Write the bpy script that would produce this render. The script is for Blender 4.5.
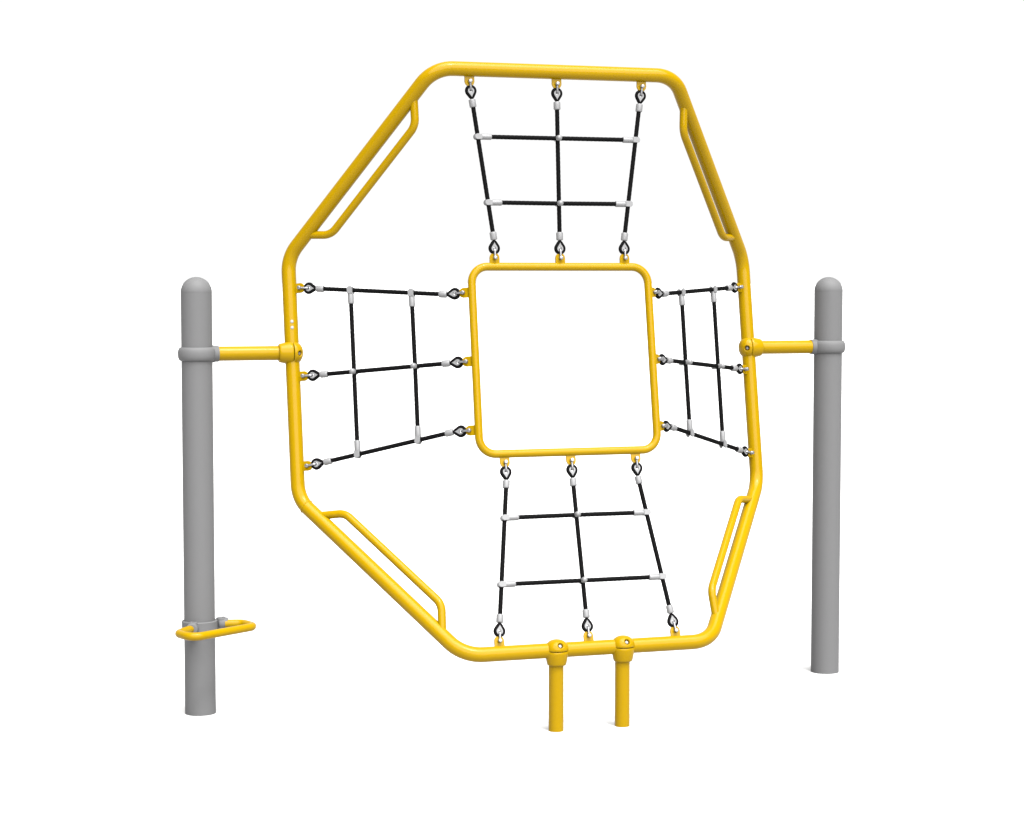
import bpy, bmesh, math, random
from mathutils import Vector, Matrix
random.seed(4)
SC = bpy.context.scene
COL = SC.collection
for o in list(bpy.data.objects):
    bpy.data.objects.remove(o)

# ------------------------------------------------------------------ camera
cam_d = bpy.data.cameras.new('camera')
cam = bpy.data.objects.new('camera', cam_d)
COL.objects.link(cam)
cam_d.sensor_fit = 'HORIZONTAL'
cam_d.sensor_width = 36.0
cam_d.lens = 2037.67 * 36.0 / 1024.0
cam_d.clip_start = 0.1
cam_d.clip_end = 2000
pitch, yaw = math.radians(3.721), math.radians(18.083)
fw = Vector((math.sin(yaw) * math.cos(pitch), math.cos(yaw) * math.cos(pitch), -math.sin(pitch)))
rt = Vector((math.cos(yaw), -math.sin(yaw), 0))
up = rt.cross(fw)
M = Matrix((rt, up, -fw)).transposed().to_4x4()
M.translation = Vector((-2.79328, -8.32711, 1.79924))
cam.matrix_world = M
SC.camera = cam

# ------------------------------------------------------------------ light: world white only behind + broad soft key, top lamp, added glint lamp
W = bpy.data.worlds.new('World')
SC.world = W
W.use_nodes = True
bg = W.node_tree.nodes['Background']
bg.inputs['Color'].default_value = (1.0, 1.0, 1.0, 1)
# world white behind the climber; dimmed elsewhere, unseen, to keep tube edges dark
wn = W.node_tree
wtc = wn.nodes.new('ShaderNodeTexCoord')
wdot = wn.nodes.new('ShaderNodeVectorMath')
wdot.operation = 'DOT_PRODUCT'
wdot.inputs[1].default_value = (0.31, 0.95, 0.03)
wmr = wn.nodes.new('ShaderNodeMapRange')
wmr.interpolation_type = 'SMOOTHSTEP'
wmr.inputs['From Min'].default_value = 0.20
wmr.inputs['From Max'].default_value = 0.72
wmr.inputs['To Min'].default_value = 0.38
wmr.inputs['To Max'].default_value = 1.04
wn.links.new(wtc.outputs['Generated'], wdot.inputs[0])
wn.links.new(wdot.outputs['Value'], wmr.inputs['Value'])
wn.links.new(wmr.outputs['Result'], bg.inputs['Strength'])

kd = bpy.data.lights.new('key_lamp', 'SUN')
kd.energy = 14.5
kd.angle = math.radians(80)
kd.color = (1.0, 0.995, 0.985)
key = bpy.data.objects.new('key_lamp', kd)
COL.objects.link(key)
az = Vector((0.0, -1.0, 0)).normalized()
el = math.radians(46)
todir = Vector((az.x * math.cos(el), az.y * math.cos(el), math.sin(el)))
key.rotation_euler = todir.to_track_quat('Z', 'Y').to_euler()
key.location = todir * 8

kd2 = bpy.data.lights.new('top_lamp', 'SUN')
kd2.energy = 6.5
kd2.angle = math.radians(50)
kd2.color = (1.0, 0.995, 0.985)
key2 = bpy.data.objects.new('top_lamp', kd2)
COL.objects.link(key2)
az = Vector((0.22, -1.0, 0)).normalized()
el = math.radians(75)
todir = Vector((az.x * math.cos(el), az.y * math.cos(el), math.sin(el)))
key2.rotation_euler = todir.to_track_quat('Z', 'Y').to_euler()
key2.location = todir * 8

kd3 = bpy.data.lights.new('glint_lamp', 'SUN')  # extra narrow source, added for crisp highlights on the yellow tubes
kd3.energy = 2.6
kd3.angle = math.radians(7)
key3 = bpy.data.objects.new('glint_lamp', kd3)
COL.objects.link(key3)
az = Vector((0.3, -1.0, 0)).normalized()
el = math.radians(62)
todir = Vector((az.x * math.cos(el), az.y * math.cos(el), math.sin(el)))
key3.rotation_euler = todir.to_track_quat('Z', 'Y').to_euler()
key3.location = todir * 8

SC.view_settings.view_transform = 'Standard'
SC.view_settings.look = 'None'
SC.view_settings.exposure = 0.0
SC.view_settings.gamma = 1.0
SC.render.engine = 'CYCLES'
SC.cycles.max_bounces = 8

# ------------------------------------------------------------------ materials
def mat(name, base, rough, spec=0.5, metal=0.0, var=0.06, scale=9.0, bump=0.0, bscale=300.0, coat=0.0):
    m = bpy.data.materials.new(name)
    m.use_nodes = True
    nt = m.node_tree
    b = nt.nodes['Principled BSDF']
    b.inputs['Metallic'].default_value = metal
    b.inputs['Specular IOR Level'].default_value = spec
    b.inputs['Coat Weight'].default_value = coat
    b.inputs['Coat Roughness'].default_value = 0.12
    tc = nt.nodes.new('ShaderNodeTexCoord')
    no = nt.nodes.new('ShaderNodeTexNoise')
    no.inputs['Scale'].default_value = scale
    no.inputs['Detail'].default_value = 5
    nt.links.new(tc.outputs['Object'], no.inputs['Vector'])
    mx = nt.nodes.new('ShaderNodeMix')
    mx.data_type = 'RGBA'
    lo = [c * (1 - var) for c in base]
    hi = [min(1, c * (1 + var)) for c in base]
    mx.inputs['A'].default_value = (*lo, 1)
    mx.inputs['B'].default_value = (*hi, 1)
    nt.links.new(no.outputs['Fac'], mx.inputs['Factor'])
    nt.links.new(mx.outputs['Result'], b.inputs['Base Color'])
    mr = nt.nodes.new('ShaderNodeMapRange')
    mr.inputs['To Min'].default_value = rough - 0.05
    mr.inputs['To Max'].default_value = rough + 0.05
    nt.links.new(no.outputs['Fac'], mr.inputs['Value'])
    nt.links.new(mr.outputs['Result'], b.inputs['Roughness'])
    if bump:
        n2 = nt.nodes.new('ShaderNodeTexNoise')
        n2.inputs['Scale'].default_value = bscale
        n2.inputs['Detail'].default_value = 2
        nt.links.new(tc.outputs['Object'], n2.inputs['Vector'])
        bp = nt.nodes.new('ShaderNodeBump')
        bp.inputs['Strength'].default_value = bump
        bp.inputs['Distance'].default_value = 0.001
        nt.links.new(n2.outputs['Fac'], bp.inputs['Height'])
        nt.links.new(bp.outputs['Normal'], b.inputs['Normal'])
    return m

YELLOW = mat('yellow_powder_coat', (0.152, 0.0915, 0.0003), 0.17, spec=0.075, var=0.012, scale=3)
GREY = mat('grey_powder_coat', (0.065, 0.065, 0.066), 0.5, spec=0.05, var=0.012, scale=4)
ROPE = mat('black_rope_fibre', (0.0018, 0.0018, 0.0019), 0.6, spec=0.02, var=0.4, scale=180, bump=0.15, bscale=420)
STEEL = mat('galvanised_steel', (0.16, 0.16, 0.167), 0.30, spec=0.4, metal=0.75, var=0.12, scale=60)
ALLOY = mat('pale_alloy', (0.100, 0.100, 0.102), 0.45, spec=0.3, metal=0.1, var=0.06, scale=50)
WHITE = mat('white_plastic', (0.15, 0.15, 0.15), 0.4, spec=0.3, var=0.03)
FLOOR = mat('white_floor', (0.32, 0.32, 0.32), 0.8, spec=0.0, var=0.01, scale=2)

# ------------------------------------------------------------------ mesh helpers
def V(*a):
    return Vector(a)

def obj(name, bm, material, parent=None, loc=(0, 0, 0), sharp=38):
    """links a bmesh given in world coordinates as ONE object whose origin is loc (world)."""
    loc = Vector(loc)
    bmesh.ops.recalc_face_normals(bm, faces=bm.faces)
    me = bpy.data.meshes.new(name)
    for v in bm.verts:
        v.co -= loc
    bm.to_mesh(me)
    bm.free()
    for p in me.polygons:
        p.use_smooth = True
    me.set_sharp_from_angle(angle=math.radians(sharp))
    me.materials.append(material)
    o = bpy.data.objects.new(name, me)
    COL.objects.link(o)
    if parent is not None:
        o.parent = parent
        w = Vector(parent.get('_w', (0, 0, 0)))
        o.location = loc - w
    else:
        o.location = loc
    o['_w'] = tuple(loc)
    return o

def tag(o, label, cat, group=None):
    o['label'] = label
    o['category'] = cat
    if group:
        o['group'] = group
    return o

def thing(name, label, cat, loc, group=None):
    o = bpy.data.objects.new(name, None)
    o.empty_display_size = 0.1
    COL.objects.link(o)
    o.location = loc
    o['_w'] = tuple(loc)
    return tag(o, label, cat, group)

def ring_basis(d):
    d = d.normalized()
    a = V(0, 0, 1) if abs(d.z) < 0.9 else V(1, 0, 0)
    x = d.cross(a).normalized()
    return x, d.cross(x).normalized()

def sweep(bm, pts, r, n=20, closed=False, caps=True):
    """round tube along pts with parallel transported rings."""
    N = len(pts)
    tang = []
    for i in range(N):
        if closed:
            a, b = pts[i - 1], pts[(i + 1) % N]
            t = ((pts[i] - a).normalized() + (b - pts[i]).normalized())
        else:
            t = V(0, 0, 0)
            if i > 0:
                t += (pts[i] - pts[i - 1]).normalized()
            if i < N - 1:
                t += (pts[i + 1] - pts[i]).normalized()
        tang.append(t.normalized())
    x, y = ring_basis(tang[0])
    xs = [x]
    for i in range(1, N):
        q = tang[i - 1].rotation_difference(tang[i])
        x = (q @ x)
        x = (x - tang[i] * x.dot(tang[i])).normalized()
        xs.append(x)
    twist = 0.0
    if closed:
        q = tang[-1].rotation_difference(tang[0])
        xe = q @ xs[-1]
        y0 = tang[0].cross(xs[0])
        twist = -math.atan2(xe.dot(y0), xe.dot(xs[0]))
    rings = []
    for i in range(N):
        x = xs[i]
        y = tang[i].cross(x)
        # mitre stretch at a bend
        off = twist * i / N
        ri = r[i] if isinstance(r, (list, tuple)) else r
        rings.append([bm.verts.new(pts[i] + (x * math.cos(off + 2 * math.pi * k / n) + y * math.sin(off + 2 * math.pi * k / n)) * ri) for k in range(n)])
    for i in range(N if closed else N - 1):
        A, B = rings[i], rings[(i + 1) % N]
        for k in range(n):
            bm.faces.new((A[k], A[(k + 1) % n], B[(k + 1) % n], B[k]))
    if caps and not closed:
        bm.faces.new(rings[0][::-1])
        bm.faces.new(rings[-1])

def laid_rope(bm, a, b, r, n=18):
    """straight three-strand rope: the section has three lobes that turn along its length."""
    d = (b - a)
    L = d.length
    x, y = ring_basis(d)
    m = max(8, int(L / 0.005))
    prev = None
    ph0 = random.random() * 6.28
    for i in range(m + 1):
        c = a + d * (i / m)
        tw = ph0 + 2 * math.pi * (L * i / m) / 0.055
        ring = []
        for k in range(n):
            th = 2 * math.pi * k / n
            rr = r * (0.95 + 0.10 * abs(math.cos(1.5 * (th - tw))) ** 0.7)
            ring.append(bm.verts.new(c + (x * math.cos(th) + y * math.sin(th)) * rr))
        if prev:
            for k in range(n):
                bm.faces.new((prev[k], prev[(k + 1) % n], ring[(k + 1) % n], ring[k]))
        else:
            bm.faces.new(ring[::-1])
        prev = ring
    bm.faces.new(prev)

def fillet(pts, R, seg=10, closed=False):
    out = []
    N = len(pts)
    for i in range(N):
        p = pts[i]
        if not closed and i in (0, N - 1):
            out.append(p)
            continue
        a, b = pts[i - 1], pts[(i + 1) % N]
        u, v = (a - p).normalized(), (b - p).normalized()
        ang = math.acos(max(-1, min(1, u.dot(v))))
        turn = math.pi - ang
        if turn < 0.02:
            out.append(p)
            continue
        T = R * math.tan(turn / 2)
        c = p + (u + v).normalized() * (R / math.cos(turn / 2))
        s, e = p + u * T - c, p + v * T - c
        for k in range(seg + 1):
            f = k / seg
            out.append(c + (s * math.sin((1 - f) * turn) + e * math.sin(f * turn)) / math.sin(turn))
    return out

def lathe(bm, origin, axis, prof, n=32, sx=1.0, xdir=None):
    """prof: list of (distance along axis, radius); closes at radius 0."""
    axis = axis.normalized()
    if xdir is None:
        x, y = ring_basis(axis)
    else:
        x = (xdir - axis * xdir.dot(axis)).normalized()
        y = axis.cross(x)
    rings = []
    for s, r in prof:
        c = origin + axis * s
        if r < 1e-6:
            rings.append([bm.verts.new(c)])
        else:
            rings.append([bm.verts.new(c + (x * math.cos(2 * math.pi * k / n) * sx + y * math.sin(2 * math.pi * k / n)) * r) for k in range(n)])
    for A, B in zip(rings, rings[1:]):
        for k in range(n):
            k2 = (k + 1) % n
            if len(A) == 1 and len(B) == 1:
                continue
            if len(A) == 1:
                bm.faces.new((A[0], B[k2], B[k]))
            elif len(B) == 1:
                bm.faces.new((A[k], A[k2], B[0]))
            else:
                bm.faces.new((A[k], A[k2], B[k2], B[k]))
    if len(rings[0]) > 1:
        bm.faces.new(rings[0][::-1])
    if len(rings[-1]) > 1:
        bm.faces.new(rings[-1])

def rounded(l0, l1, r, e, steps=3):
    """profile of a cylinder from l0 to l1 with edges rounded by e."""
    p = [(l0, 0)]
    for k in range(steps + 1):
        a = math.pi / 2 * k / steps
        p.append((l0 + e * (1 - math.cos(a)), r - e + e * math.sin(a)))
    for k in range(steps + 1):
        a = math.pi / 2 * k / steps
        p.append((l1 - e + e * math.sin(a), r - e + e * math.cos(a)))
    p.append((l1, 0))
    return [q for i, q in enumerate(p) if i == 0 or (abs(q[0] - p[i - 1][0]) + abs(q[1] - p[i - 1][1])) > 1e-7]

def plate(bm, outline, n, thick):
    """flat outline (list of points) given thickness along n, centred."""
    A = [bm.verts.new(p - n * thick / 2) for p in outline]
    B = [bm.verts.new(p + n * thick / 2) for p in outline]
    k = len(A)
    bm.faces.new(A)
    bm.faces.new(B[::-1])
    for i in range(k):
        bm.faces.new((A[i], A[(i + 1) % k], B[(i + 1) % k], B[i]))

def ellipsoid(bm, c, r):
    bmesh.ops.create_uvsphere(bm, u_segments=14, v_segments=9, radius=r, matrix=Matrix.Translation(c))

# ------------------------------------------------------------------ measured layout (metres; X along the two posts, Y away from the viewer)
POST_X, POST_H, POST_R = 1.4311, 1.8017, 0.0635
ARM_Z = 1.4867
CT, CU = V(0.5227, -0.3583, 2.6413), V(1.0351, 0.0671, 1.8824)
CL, CB = V(1.0356, -0.1053, 0.8871), V(0.5248, -0.7684, 0.3229)
ST, SB = V(0.3828, -0.4110, 1.8428), V(0.3852, -0.5355, 1.0898)
TUBE_R, SMALL_R = 0.0301, 0.0167

def mir(p, s):
    return V(p.x * s, p.y, p.z)

# ------------------------------------------------------------------ floor
bm = bmesh.new()
bmesh.ops.create_circle(bm, cap_ends=True, segments=96, radius=600)
fl = obj('ground', bm, FLOOR)
fl['label'] = 'plain white ground under the climbing frame'
fl['category'] = 'ground'
fl['kind'] = 'structure'

# ------------------------------------------------------------------ the rigid climber
climber = thing('climbing_frame', 'tall yellow octagonal tube climbing frame bolted between two grey posts', 'climbing frame', (0, 0, 0))

# posts
for s in (-1, 1):
    x = POST_X * s
    bm = bmesh.new()
    prof = [(0, POST_R), (POST_H - POST_R * 1.02, POST_R)]
    lathe(bm, V(x, 0, 0), V(0, 0, 1), prof, 64)
    post = obj('support_post', bm, GREY, climber, (x, 0, 0))
    post['label'] = 'grey post with a yellow foot rail clamped low on it' if s < 0 else 'plain grey post without a foot rail'
    bm = bmesh.new()
    z0 = POST_H - POST_R * 1.02
    prof = [(0, 0), (0, POST_R * 1.0), (0.002, POST_R * 1.004)]
    for k in range(1, 13):
        a = math.pi / 2 * k / 12
        prof.append((0.002 + (POST_R * 1.02 - 0.002) * math.sin(a), POST_R * 1.004 * math.cos(a)))
    lathe(bm, V(x, 0, z0), V(0, 0, 1), prof, 64)
    obj('post_cap', bm, GREY, post, (x, 0, z0))
    # collar with socket for the arm
    bm = bmesh.new()
    h, R0, R1 = 0.0285, POST_R - 0.004, POST_R + 0.0145
    prof = [(-h, 0), (-h, R0)]
    for k in range(0, 13):
        a = -math.pi / 2 + math.pi * k / 12
        prof.append((h * math.copysign(abs(math.sin(a)) ** 0.9, a), R1 - 0.016 + 0.016 * max(0.0, math.cos(a)) ** 0.8))
    prof += [(h, R0), (h, 0)]
    lathe(bm, V(x, 0, ARM_Z), V(0, 0, 1), prof, 64)
    collar = obj('clamp_collar', bm, GREY, post, (x, 0, ARM_Z))
    bm = bmesh.new()
    lathe(bm, V(x, 0, ARM_Z), V(-s, 0, 0), [(0.05, 0.034), (0.066, 0.0352), (0.0715, 0.0348), (0.074, 0.0333), (0.087, 0.0333), (0.0885, 0.0322), (0.0885, 0)], 40)
    obj('arm_socket', bm, GREY, post, (x - s * 0.08, 0, ARM_Z))
    # arm
    bm = bmesh.new()
    sweep(bm, [V(x - s * 0.07, 0, ARM_Z), V(s * (1.0354 + 0.05), 0, ARM_Z)], TUBE_R, 40)
    obj('arm', bm, YELLOW, climber, (x - s * 0.2, 0, ARM_Z))

# octagonal hoop, folded back at both sides
corners = [mir(CT, -1), mir(CT, 1), mir(CU, 1), mir(CL, 1), mir(CB, 1), mir(CB, -1), mir(CL, -1), mir(CU, -1)]
bm = bmesh.new()
sweep(bm, fillet(corners, 0.14, 10, True), TUBE_R, 36, closed=True)
hoop = obj('octagonal_hoop', bm, YELLOW, climber, (0, -0.4, 1.48))

# weld seam near the low bend on the foot rail side
d = (mir(CB, -1) - mir(CL, -1)).normalized()
sc_ = mir(CL, -1) + d * 0.052
bm = bmesh.new()
x_, y_ = ring_basis(d)
sweep(bm, [sc_ + (x_ * math.cos(a) + y_ * math.sin(a)) * (TUBE_R - 0.0013) for a in [2 * math.pi * k / 32 for k in range(32)]], 0.0035, 8, closed=True)
obj('weld_seam', bm, YELLOW, hoop, sc_)

# two white rivets on the upright
for z_, y__ in ((1.6135, 0.021), (1.5885, 0.0165)):
    c = V(-1.0352 + 0.002, y__, z_)
    nrm = V(-0.12, -0.97, 0.12).normalized()
    bm = bmesh.new()
    lathe(bm, c + nrm * (TUBE_R - 0.003), nrm, [(0, 0.0070), (0.004, 0.0070), (0.0062, 0.005), (0.007, 0)], 16)
    obj('rivet', bm, WHITE, hoop, c + nrm * TUBE_R)

# grab bars on the four slanting sides
for s in (-1, 1):
    for a, b, t0, t1, t2, t3, perp in ((CT, CU, 0.139, 0.222, 0.798, 0.874, V(-0.0497, -0.0430, -0.0612)),
                                       (CL, CB, 0.118, 0.209, 0.790, 0.874, V(-0.0528, -0.019, 0.0706))):
        P = [a + (b - a) * t0 + perp * 0.05, a + (b - a) * t1 + perp, a + (b - a) * t2 + perp, a + (b - a) * t3 + perp * 0.05]
        P = [mir(p, s) for p in P]
        bm = bmesh.new()
        sweep(bm, fillet(P, 0.075, 9), SMALL_R, 26)
        obj('grab_bar', bm, YELLOW, climber, (P[1] + P[2]) / 2)

# legs under the bottom bar
for s in (-1, 1):
    c = V(0.1409 * s, -0.7684, 0)
    bm = bmesh.new()
    sweep(bm, [c, c + V(0, 0, 0.3)], TUBE_R, 40)
    obj('leg', bm, YELLOW, climber, c)

# bolted ball clamps where arms and legs meet the hoop
def ball_clamp(c, axis, front):
    """axis points from the hoop towards the arm or leg."""
    cs = c + front * 0.005
    hx = V(1, 0, 0) if abs(axis.x) < 0.5 else V(0, 0, 1)
    bm = bmesh.new()
    lathe(bm, cs, axis, [(0.0018, 0.0), (0.0018, 0.0440), (0.004, 0.0455), (0.012, 0.0454), (0.050, 0.0382), (0.056, 0.0365), (0.0585, 0.0335), (0.0585, 0)], 48, 1.05, hx)
    cl = obj('clamp', bm, YELLOW, climber, c)
    bm = bmesh.new()
    prof = [(0.0018, 0.0), (0.0018, 0.0450), (0.0035, 0.0460)]
    for k in range(1, 15):
        a = math.pi / 2 * k / 14
        prof.append((0.0035 + 0.0415 * math.sin(a), 0.0460 * math.cos(a) ** 0.9 if k < 14 else 0))
    lathe(bm, cs, -axis, prof, 48, 1.05, hx)
    cap = obj('clamp_cap', bm, YELLOW, cl, c)
    dr = (-axis * 0.55 + front * 0.82).normalized()
    p = cs + dr * 0.043
    # countersunk hole cut into the cap, with the bolt head down inside it
    bm = bmesh.new()
    lathe(bm, p, dr, [(-0.0105, 0.0), (-0.0105, 0.0122), (0.02, 0.0122), (0.02, 0)], 24)
    cutter = obj('cutter', bm, YELLOW, None, c)
    md = cap.modifiers.new('hole', 'BOOLEAN')
    md.operation = 'DIFFERENCE'
    md.solver = 'EXACT'
    md.object = cutter
    bpy.context.view_layer.update()
    cut = bpy.data.meshes.new_from_object(cap.evaluated_get(bpy.context.evaluated_depsgraph_get()))
    cap.modifiers.clear()
    cap.data = cut
    bpy.data.objects.remove(cutter)
    bm = bmesh.new()
    lathe(bm, p, dr, [(-0.012, 0.0), (-0.012, 0.0074), (-0.005, 0.0074), (-0.002, 0.0052), (-0.0013, 0)], 18)
    obj('bolt', bm, STEEL, cl, p)

FR = V(0.0, -1.0, -0.02).normalized()
for s in (-1, 1):
    ball_clamp(V(1.0354 * s, -0.0014, ARM_Z), V(s, 0, 0), FR)
    ball_clamp(V(0.1409 * s, -0.7684, 0.3229), V(0, 0, -1), V(0.10, -1, 0).normalized())

# foot rail on the one post
tv, nv = V(0.843, 0.537, 0), V(0.537, -0.844, 0)
pc = V(-POST_X, 0, 0.366)
P = [pc + tv * a + nv * b for a, b in ((-0.08, 0.040), (-0.19, 0.080), (-0.212, 0.197), (0.126, 0.197), (0.150, 0.100), (0.095, 0.05))]
bm = bmesh.new()
sweep(bm, fillet(P, 0.042, 9), SMALL_R, 26)
rail = obj('foot_rail', bm, YELLOW, climber, pc + nv * 0.15)
bm = bmesh.new()
R0, R1 = POST_R - 0.003, POST_R + 0.0095
lathe(bm, pc, V(0, 0, 1), [(-0.022, 0), (-0.022, R1 - 0.003), (-0.019, R1), (0.019, R1), (0.022, R1 - 0.003), (0.022, 0)], 64)
obj('mounting_collar', bm, GREY, rail, pc)
for s in (-1, 1):
    q = pc + tv * (-0.076 if s < 0 else 0.098) + nv * 0.040
    dq = (tv * s * 0.75 + nv * 0.66).normalized()
    bm = bmesh.new()
    lathe(bm, q - dq * 0.022, dq, rounded(0.0, 0.040, 0.0245, 0.006), 28)
    lathe(bm, q - dq * 0.012, V(0, 0, 1), rounded(-0.025, 0.025, 0.020, 0.004), 24)
    obj('rail_lug', bm, GREY, rail, q)
    bm = bmesh.new()
    lathe(bm, q - dq * 0.004, V(0, 0, 1) + tv * s * 0.2, rounded(0.012, 0.029, 0.0075, 0.003), 12)
    obj('lug_bolt', bm, GREY, rail, q)

# ------------------------------------------------------------------ the square hanging in the middle
sqc = (mir(ST, -1) + SB) / 2
bm = bmesh.new()
sweep(bm, fillet([mir(ST, -1), mir(ST, 1), mir(SB, 1), mir(SB, -1)], 0.068, 10, True), SMALL_R, 28, closed=True)
square = obj('square_frame', bm, YELLOW, None, sqc)
tag(square, 'small yellow square tube frame hung in the middle between the four nets', 'square frame')

# ------------------------------------------------------------------ lugs and rope nets
LUG_OUT, PIN, FIT = 0.040, 0.0195, 0.0725

def lug(parent, base, d, t, R):
    n = d.cross(t).normalized()
    w = 0.0205
    out = [base + d * (R - 0.012) - t * w, base + d * (R + LUG_OUT - w) - t * w]
    for k in range(1, 12):
        a = math.pi * k / 12
        out.append(base + d * (R + LUG_OUT - w + w * math.sin(a)) - t * (w * math.cos(a)))
    out += [base + d * (R + LUG_OUT - w) + t * w, base + d * (R - 0.012) + t * w]
    bm = bmesh.new()
    plate(bm, out, n, 0.008)
    bmesh.ops.bevel(bm, geom=[e for e in bm.edges if abs((e.verts[0].co - e.verts[1].co).dot(n)) < 1e-5], offset=0.0012, segments=1, affect='EDGES')
    obj('lug', bm, YELLOW, parent, base + d * (R + 0.02), sharp=30)
    return base + d * (R + PIN)

def drop_r(th, R, L):
    phi = math.acos(R / L)
    th = (th + math.pi) % (2 * math.pi) - math.pi
    return R / math.cos(abs(th) - phi) if abs(th) < phi else R

def fitting(rope, pin, d, lat, nf, fd):
    """shackle, thimble, rope eye and ferrule at one rope end. d along the rope, lat in the net, nf towards the viewer."""
    c = pin + d * 0.0385
    # rope eye
    K = 30
    pts = []
    for k in range(K):
        th = 2 * math.pi * k / K
        r = drop_r(th, 0.0172, 0.0315)
        pts.append(c + d * (r * math.cos(th)) + lat * (r * math.sin(th)))
    bm = bmesh.new()
    sweep(bm, pts, 0.0076, 12, closed=True)
    obj('rope_eye', bm, ROPE, rope, c)
    # thimble: a tear shaped steel liner with a round hole
    bm = bmesh.new()
    rings = []
    for hf, sh in ((-0.0062, 1.0), (-0.0048, 0.86), (0.0048, 0.86), (0.0062, 1.0)):
        ring = []
        for k in range(K):
            th = 2 * math.pi * k / K
            r = drop_r(th, 0.0132, 0.0255) * sh
            ring.append(bm.verts.new(c + d * (r * math.cos(th)) + lat * (r * math.sin(th)) + nf * hf))
        rings.append(ring)
    for hf in (0.0062, -0.0062):
        rings.append([bm.verts.new(c + d * (0.0068 * math.cos(2 * math.pi * k / K)) + lat * (0.0068 * math.sin(2 * math.pi * k / K)) + nf * hf) for k in range(K)])
    rings.append(rings[0])
    for A, B in zip(rings, rings[1:]):
        for k in range(K):
            bm.faces.new((A[k], A[(k + 1) % K], B[(k + 1) % K], B[k]))
    obj('thimble', bm, ALLOY, rope, c)
    # ferrule
    f0 = pin + d * FIT
    bm = bmesh.new()
    lathe(bm, f0, fd, rounded(0, 0.0335, 0.0143, 0.004), 24, sx=1.0, xdir=lat)
    obj('ferrule', bm, ALLOY, rope, f0 + fd * 0.017)
    # shackle: bow through the thimble, pin through the lug
    bm = bmesh.new()
    hw = 0.0100
    U = [pin + nf * hw, pin + nf * hw + d * 0.026]
    for k in range(1, 8):
        a = math.pi * k / 8
        U.append(pin + d * (0.026 + hw * math.sin(a)) + nf * (hw * math.cos(a)))
    U += [pin - nf * hw + d * 0.026, pin - nf * hw]
    sweep(bm, U, 0.0046, 10)
    ellipsoid(bm, pin + nf * hw, 0.0080)
    ellipsoid(bm, pin - nf * hw, 0.0080)
    obj('shackle', bm, STEEL, rope, pin + d * 0.02)
    bm = bmesh.new()
    lathe(bm, pin, nf, rounded(-0.022, 0.020, 0.0046, 0.001), 12)
    lathe(bm, pin + nf * 0.0155, nf, rounded(0.0, 0.0065, 0.0078, 0.002), 12)
    obj('shackle_pin', bm, STEEL, rope, pin)

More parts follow.
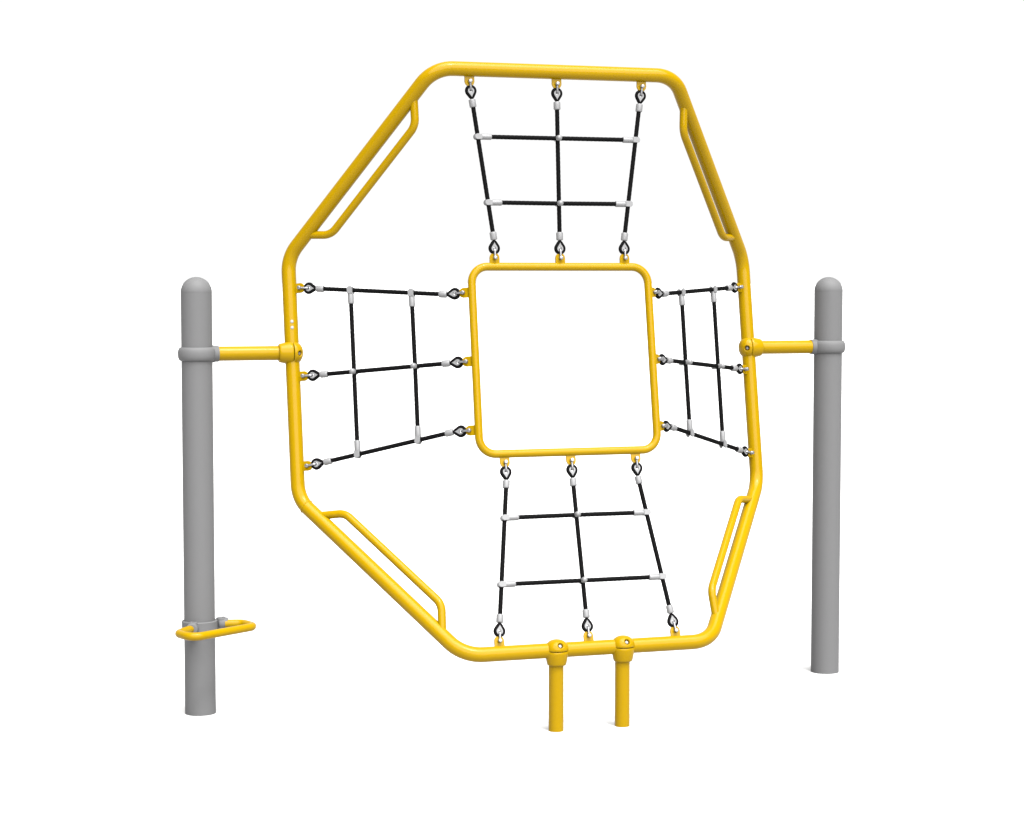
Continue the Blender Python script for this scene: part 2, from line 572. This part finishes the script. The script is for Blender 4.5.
def build_net(label, ends):
    """ends: three (hoop base, hoop outward dir, square base, square outward dir, tube directions) rows."""
    rows = []
    for ho, hd, ht, so, sd, stt in ends:
        a = lug(hoop, ho, hd, ht, TUBE_R)
        b = lug(square, so, sd, stt, SMALL_R)
        rows.append((a, b, hd, sd))
    mid = (rows[1][0] + rows[1][1]) / 2
    net = thing('rope_net', label, 'rope net', mid, 'black rope nets around the yellow square')
    ax = (rows[1][1] - rows[1][0]).normalized()
    cx = (rows[2][0] - rows[0][0]).normalized()
    nrm = ax.cross(cx).normalized()
    view = (V(-2.79, -8.33, 1.8) - mid)
    if nrm.dot(view) < 0:
        nrm = -nrm
    cross_pts = [[], []]
    for a, b, hd, sd in rows:
        d = (b - a).normalized()
        ea = d.copy()
        eb = sd.normalized()
        fa, fb = a + ea * FIT, b + eb * FIT
        d = (fb - fa).normalized()
        bm = bmesh.new()
        p0, p1 = fa + d * 0.028, fb - d * 0.028
        laid_rope(bm, p0, p1, 0.0089)
        rope = obj('rope', bm, ROPE, net, (a + b) / 2)
        for pin, e, fd in ((a, ea, d), (b, eb, -d)):
            lat = nrm.cross(e).normalized()
            nf = e.cross(lat).normalized()
            if nf.dot(nrm) < 0:
                nf = -nf
            fitting(rope, pin, e, lat, nf, fd)
        for i, f in enumerate((0.3405, 0.675)):
            # fractions measured from hoop axis to square axis, then put on the taut rope
            A, B = a - hd * (TUBE_R + PIN), b - sd * (SMALL_R + PIN)
            w = A.lerp(B, f)
            cross_pts[i].append((fa + d * (w - fa).dot(d), d))
    for i in (0, 1):
        (p, dp), (q, dq), (r, dr) = cross_pts[i]
        bm = bmesh.new()
        u, w = (q - p).normalized(), (q - r).normalized()
        laid_rope(bm, p + u * 0.04, q, 0.0089)
        laid_rope(bm, r + w * 0.04, q, 0.0089)
        cr = obj('cross_rope', bm, ROPE, net, q)
        for e, din in ((p, u), (r, w)):
            bm = bmesh.new()
            lathe(bm, e, din, rounded(0.0095, 0.0575, 0.0128, 0.003), 24)
            # two tines that clasp the long rope
            lat = nrm.cross(din).normalized()
            for sg in (1, -1):
                c0 = e + nrm * (sg * 0.0112)
                ol = []
                for k in range(13):
                    a = math.pi / 2 + math.pi * k / 12
                    ol.append(c0 + din * (-0.0065 + 0.0100 * math.cos(a)) + lat * (0.0116 * math.sin(a)))
                ol += [c0 + din * 0.016 - lat * 0.0116, c0 + din * 0.016 + lat * 0.0116]
                b2 = bmesh.new()
                plate(b2, ol, nrm, 0.0065)
                bmesh.ops.bevel(b2, geom=list(b2.edges), offset=0.002, segments=2, affect='EDGES')
                tmp = bpy.data.meshes.new('tine')
                b2.to_mesh(tmp)
                b2.free()
                bm.from_mesh(tmp)
                bpy.data.meshes.remove(tmp)
            obj('tee_connector', bm, ALLOY, cr, e + din * 0.03)
        bm = bmesh.new()
        for sg in (1, -1):
            lathe(bm, q, nrm * sg, [(0.003, 0), (0.003, 0.0110), (0.014, 0.0118), (0.026, 0.0112), (0.030, 0.0085), (0.0322, 0.004), (0.0326, 0)], 22)
        obj('cross_connector', bm, ALLOY, cr, q)
    return net

def on(a, b, z):
    return a + (b - a) * ((a.z - z) / (a.z - b.z))

lean = (ST - SB)
lean = V(0, lean.y, lean.z).normalized()
XV = V(1, 0, 0)

rows = []
for k in (-1, 0, 1):
    ho, so = V(0.374 * k, CT.y, CT.z), V(0.283 * k, ST.y, ST.z)
    d = V(0, so.y - ho.y, so.z - ho.z).normalized()
    rows.append((ho, d, XV, so, -d, XV))
build_net('black rope net hanging from the top bar of the octagon to the square', rows)
rows = []
for k in (-1, 0, 1):
    ho, so = V(0.374 * k, CB.y, CB.z), V(0.283 * k, SB.y, SB.z)
    d = V(0, so.y - ho.y, so.z - ho.z).normalized()
    rows.append((ho, d, XV, so, -d, XV))
build_net('black rope net below the square, tied down to the bottom bar above the legs', rows)
for s in (-1, 1):
    rows = []
    for zh, zs in ((1.7505, 1.7405), (1.387, 1.4635), (1.0195, 1.1875)):
        ho, so = mir(on(CU, CL, zh), s), mir(on(ST, SB, zs), s)
        d = V(so.x - ho.x, 0, 0)
        mo, ms = mir(on(CU, CL, 1.387), s), mir(on(ST, SB, 1.4635), s)
        d = (ms - mo)
        th = (CL - CU).normalized()
        ts = (SB - ST).normalized()
        ts = V(0, ts.y, ts.z).normalized()
        dh = (d - th * d.dot(th)).normalized()
        ds = -(d - ts * d.dot(ts)).normalized()
        rows.append((ho, dh, th, so, ds, ts))
    build_net('wide rope net between the square and the upright with two white rivets' if s < 0 else
              'steeply foreshortened rope net between the square and the arm of the plain post', rows)

for o in bpy.data.objects:
    if '_w' in o:
        del o['_w']
